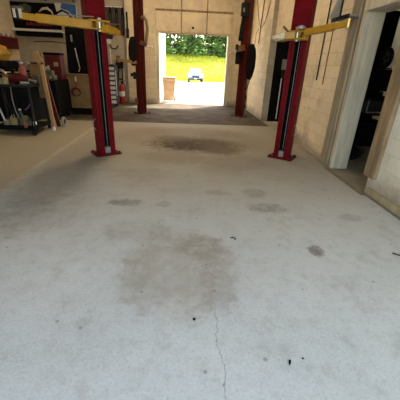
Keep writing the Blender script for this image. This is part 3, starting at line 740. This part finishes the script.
MB().b2((.0,-.75,0), (.30,.50,.36), .01).build('body', DKRED, rw)
MB().b2((-.0,-.77,.34), (.32,.52,.37)).build('top', REDP, rw)
for k in range(7): MB().b2((.08,-.60+k*.15,.37), (.20,-.56+k*.15,.46+.02*(k%2))).build('tool', WHITE if k%2 else GREY, rw)
wire('hook_wire', [(-6.41,11.5,2.55),(-6.38,11.55,2.95),(-6.38,11.7,3.0),(-6.38,11.85,2.95),(-6.41,11.9,2.55)], .014, DARK, 'bent dark wire hook on the white wall above the red cabinet', 'hook')
wk = empty('tool_stand', (-4.30,9.35,0), 'black steel tool stand against the block wall behind the cart', 'stand')
MB().b2((-.75,-.28,1.16), (.42,.28,1.20), .006).build('top', BLACK, wk)
for sx in (-.70, .37):
    for sy in (-.24, .24): MB().b2((sx-.03,sy-.03,0), (sx+.03,sy+.03,1.16)).build('leg', BLACK, wk)
MB().b2((-.70,-.20,.25), (.37,.24,1.12), .01).build('cupboard', BLACK, wk)
vz = empty('bench_vise', (-4.55,9.2,1.2), 'dark bench vise on the black tool stand behind the cart', 'vise')
MB().b2((-.10,-.10,0), (.10,.10,.06), .01).b2((-.06,-.08,.06), (.06,.10,.16), .015).build('base', DARK, vz)
MB().b2((-.09,-.20,.14), (.09,-.12,.25), .01).b2((-.09,-.10,.14), (.09,-.02,.25), .01).build('jaws', GREY, vz)
MB().cyl((0,-.30,.12), (0,-.1,.12), .016).cyl((-.11,-.29,.12), (.11,-.29,.12), .008).build('screw', STEEL, vz)
gl = empty('red_grinder', (-4.16,9.22,1.2), 'small dark red bench grinder on the black tool stand', 'grinder')
MB().b2((-.08,-.07,0), (.08,.07,.04)).cyl((-.10,0,.13), (.10,0,.13), .085).b2((-.04,-.04,.03), (.04,.04,.08)).build('motor', DKRED, gl, smooth=SM)
for sx in (-1, 1): MB().cyl((sx*.13,0,.13), (sx*.17,0,.13), .095).build('wheel', CREAM, gl, smooth=SM)
# pink and white bottle / rag pile behind the cart
jar('spray_bottle', (-3.53,7.18,1.0), .075, .40, PINK, WHITE, 'pink bottle with white top on the back of the cart', 'bottle')
lh = empty('work_lamp', (-3.36,7.27,1.0), 'grey arched work lamp standing behind the pink bottle', 'lamp')
MB().cyl((0,0,0), (0,0,.03), .07).build('base', DARK, lh, smooth=SM)
MB().tube([(0,0,.03),(0.02,0,.25),(-.02,0,.38),(-.10,0,.44),(-.17,0,.38)], .024, 8).build('arm', GREY, lh, smooth=PI)
tag(MB().b2((-3.98,6.96,1.165), (-3.10,7.08,1.185)).b2((-3.97,6.97,1.0), (-3.95,7.0,1.17)).b2((-3.13,6.97,1.0), (-3.11,7.0,1.17)).build('wire_rail', OLIVE), 'green rail running along the cart above its top tray', 'rail')
# lower shelf
jar('oil_bottle', (-3.62,6.62,.16), .075, .26, CREAM, BLACK, 'pale yellow oil bottle on the lower cart shelf', 'bottle')
jar('oil_bottle', (-3.48,6.66,.16), .06, .34, OLIVE, WHITE, 'olive green bottle beside the pale one on the lower shelf', 'bottle')
thing_box('fluid_can', (-3.77,6.66,.16), (.12,.16,.14), CREAM, DKRED, 'short cream can with red cap at left of the lower shelf', 'can')
cc = empty('coiled_strap', (-3.33,6.53,.16), 'grey coiled strap with orange buckle on the lower cart shelf', 'strap')
MB().torus((0,0,.13), .10, .03, 'x', 20, 8).torus((.04,0,.12), .09, .025, 'x', 20, 8).build('coil', OLIVE, cc, smooth=PI)
MB().b2((-.0,-.13,.02), (.06,-.09,.12), .008).build('buckle', PINK, cc)
thing_box('white_tag_box', (-3.20,6.62,.16), (.06,.05,.12), WHITE, GREY, 'tiny white box at right end of the lower cart shelf', 'box')
tag(MB().blob((-4.33,6.55,.09), (.26,.2,.10), 11, .15).build('red_rag', REDP, smooth=PI), 'red cloth heap on the floor at the left edge', 'cloth')
# wooden board leaning on the cart end
wd = empty('wooden_board', (-3.02,7.05,0), 'tall pale timber and brown plywood panel leaning at the cart end', 'board')
MB().beam((.03,-.0,0), (-.03,-.0,1.40), .072, .05, .004, (0,1,0)).build('stile', WOOD, wd)
MB().b2((-.30,.005,.72), (-.05,.03,1.40)).build('panel', BROWN, wd)
MB().cyl((.03,-.03,.015), (.03,-.03,.10), .035).build('foot_cap', WHITE, wd, smooth=SM)
bx = empty('wood_offcut', (-3.20,7.6,0), 'dark red board with a pale timber block fixed near its top, behind the leaning panel', 'board')
MB().beam((.1,.0,0), (-.13,.04,1.62), .09, .04, .003, (0,1,0)).build('board', DKRED, bx)
MB().beam((-.17,-.03,1.66), (-.08,-.03,1.42), .12, .05, .003, (0,1,0)).build('block', WOOD, bx)
cw = empty('floor_creeper', (-2.98,7.62,0), 'grey wheel of a creeper parked against the timber board foot', 'wheel')
MB().torus((.0,0,.12), .085, .033, 'x', 24, 8).build('tyre', GREY, cw, smooth=PI)
MB().cyl((-.03,0,.12), (.03,0,.12), .06).build('hub', DARK, cw, smooth=SM)

# ------------------------------------------------------------------ bits on the floor
tag(MB().tube([(.613,1.10,.007),(.620,1.117,.007)], .0065, 8).cyl((.609,1.09,.007), (.613,1.10,.007), .0035, 8).build('bolt', BLACK, smooth=SM), 'small black bolt lying on the pale concrete nearest the camera', 'bolt')
tag(MB().blob((.086,1.42,.006), (.010,.010,.006), 2, .2, 2).build('rubber_crumb', BLACK), 'tiny black crumb on the floor just in front of the big round stain', 'crumb')
tag(MB().tube([(.465,2.42,.006),(.49,2.43,.006),(.51,2.40,.006),(.505,2.385,.006)], .0045, 6).build('rubber_scrap', BLACK, smooth=PI), 'small curved black scrap on the floor right of the big round stain', 'scrap')
tag(MB().tube([(1.93,2.18,.007),(1.98,2.14,.007),(2.06,2.11,.007)], .007, 6).build('twig', BARK, smooth=PI), 'thin dark twig on the floor near the right wall', 'twig')
tag(MB().blob((.70,1.13,.004), (.006,.006,.004), 5, .2, 2).build('pebble', BLACK), 'tiny dark pebble on the floor right of the black bolt', 'pebble')

# ------------------------------------------------------------------ added ceiling lamps, unseen above the frame, to brighten the walls
def added_lamp(x, y, label, tube=None):
    e = empty('added_ceiling_light', (x, y, 4.148), label, 'light', 'added ceiling lights')
    MB().b2((-.14,-.62,-.06), (.14,.62,0), .01).build('housing', WHITE, e)
    for s in (-1, 1): MB().cyl((s*.07,-.58,-.085), (s*.07,.58,-.085), .02, 10).build('tube', tube or LAMP, e, smooth=SM)
for x, y, t in ((-.9,6.9,'over the space between the two lifts'),(-.9,10.9,'over the rear lift near the overhead door')):
    added_lamp(x, y, 'added ceiling tube light '+t)

m, nt, b, co = base('added_dim_tube'); DIM = m
b.inputs['Emission Color'].default_value = (1,.92,.75,1); b.inputs['Emission Strength'].default_value = 34
added_lamp(5.2, 8.8, 'added ceiling tube light brightening the side room', DIM)  # lamp added out of view to lift the dim far wall

# ------------------------------------------------------------------ light and camera
W = bpy.data.worlds.new('World'); S.world = W; W.use_nodes = True
nt = W.node_tree; bg = nt.nodes['Background']
sky = nd(nt, 'ShaderNodeTexSky'); sky.sky_type = 'NISHITA'; sky.sun_disc = False
sky.sun_elevation = math.radians(55); sky.sun_rotation = math.radians(35); sky.air_density = 1.0; sky.dust_density = 1.6
nt.links.new(mix(nt, 1, sky.outputs[0], (1.0,.875,.72), 'MULTIPLY'), bg.inputs[0]); bg.inputs[1].default_value = .62   # thin warm haze in front of the blue
sun = bpy.data.lights.new('sun', 'SUN'); sun.energy = 8; sun.angle = .009; sun.color = (1,.94,.84)
so = bpy.data.objects.new('sun', sun); COL.objects.link(so)
so.rotation_euler = Vector((-.92,-1.0,-1.75)).to_track_quat('-Z', 'Y').to_euler()

cam = bpy.data.cameras.new('camera'); co_ = bpy.data.objects.new('camera', cam); COL.objects.link(co_)
cam.sensor_width = 36; cam.sensor_fit = 'HORIZONTAL'; cam.lens = 295/400*36; cam.clip_start = .02; cam.clip_end = 500
Rw = Matrix(((0.99816234,-0.01654061,-0.05829542),(-0.04621618,0.41440512,-0.90891829),(0.03919198,0.9099422,0.41287914)))
co_.matrix_world = Matrix.Translation((0,0,1.5)) @ Rw.to_4x4()
S.camera = co_
S.view_settings.view_transform = 'Standard'; S.view_settings.look = 'None'
S.view_settings.gamma = 1; S.view_settings.use_curve_mapping = False
S.view_settings.exposure = 1.1
S.cycles.max_bounces = 10; S.cycles.diffuse_bounces = 6; S.cycles.use_denoising = True
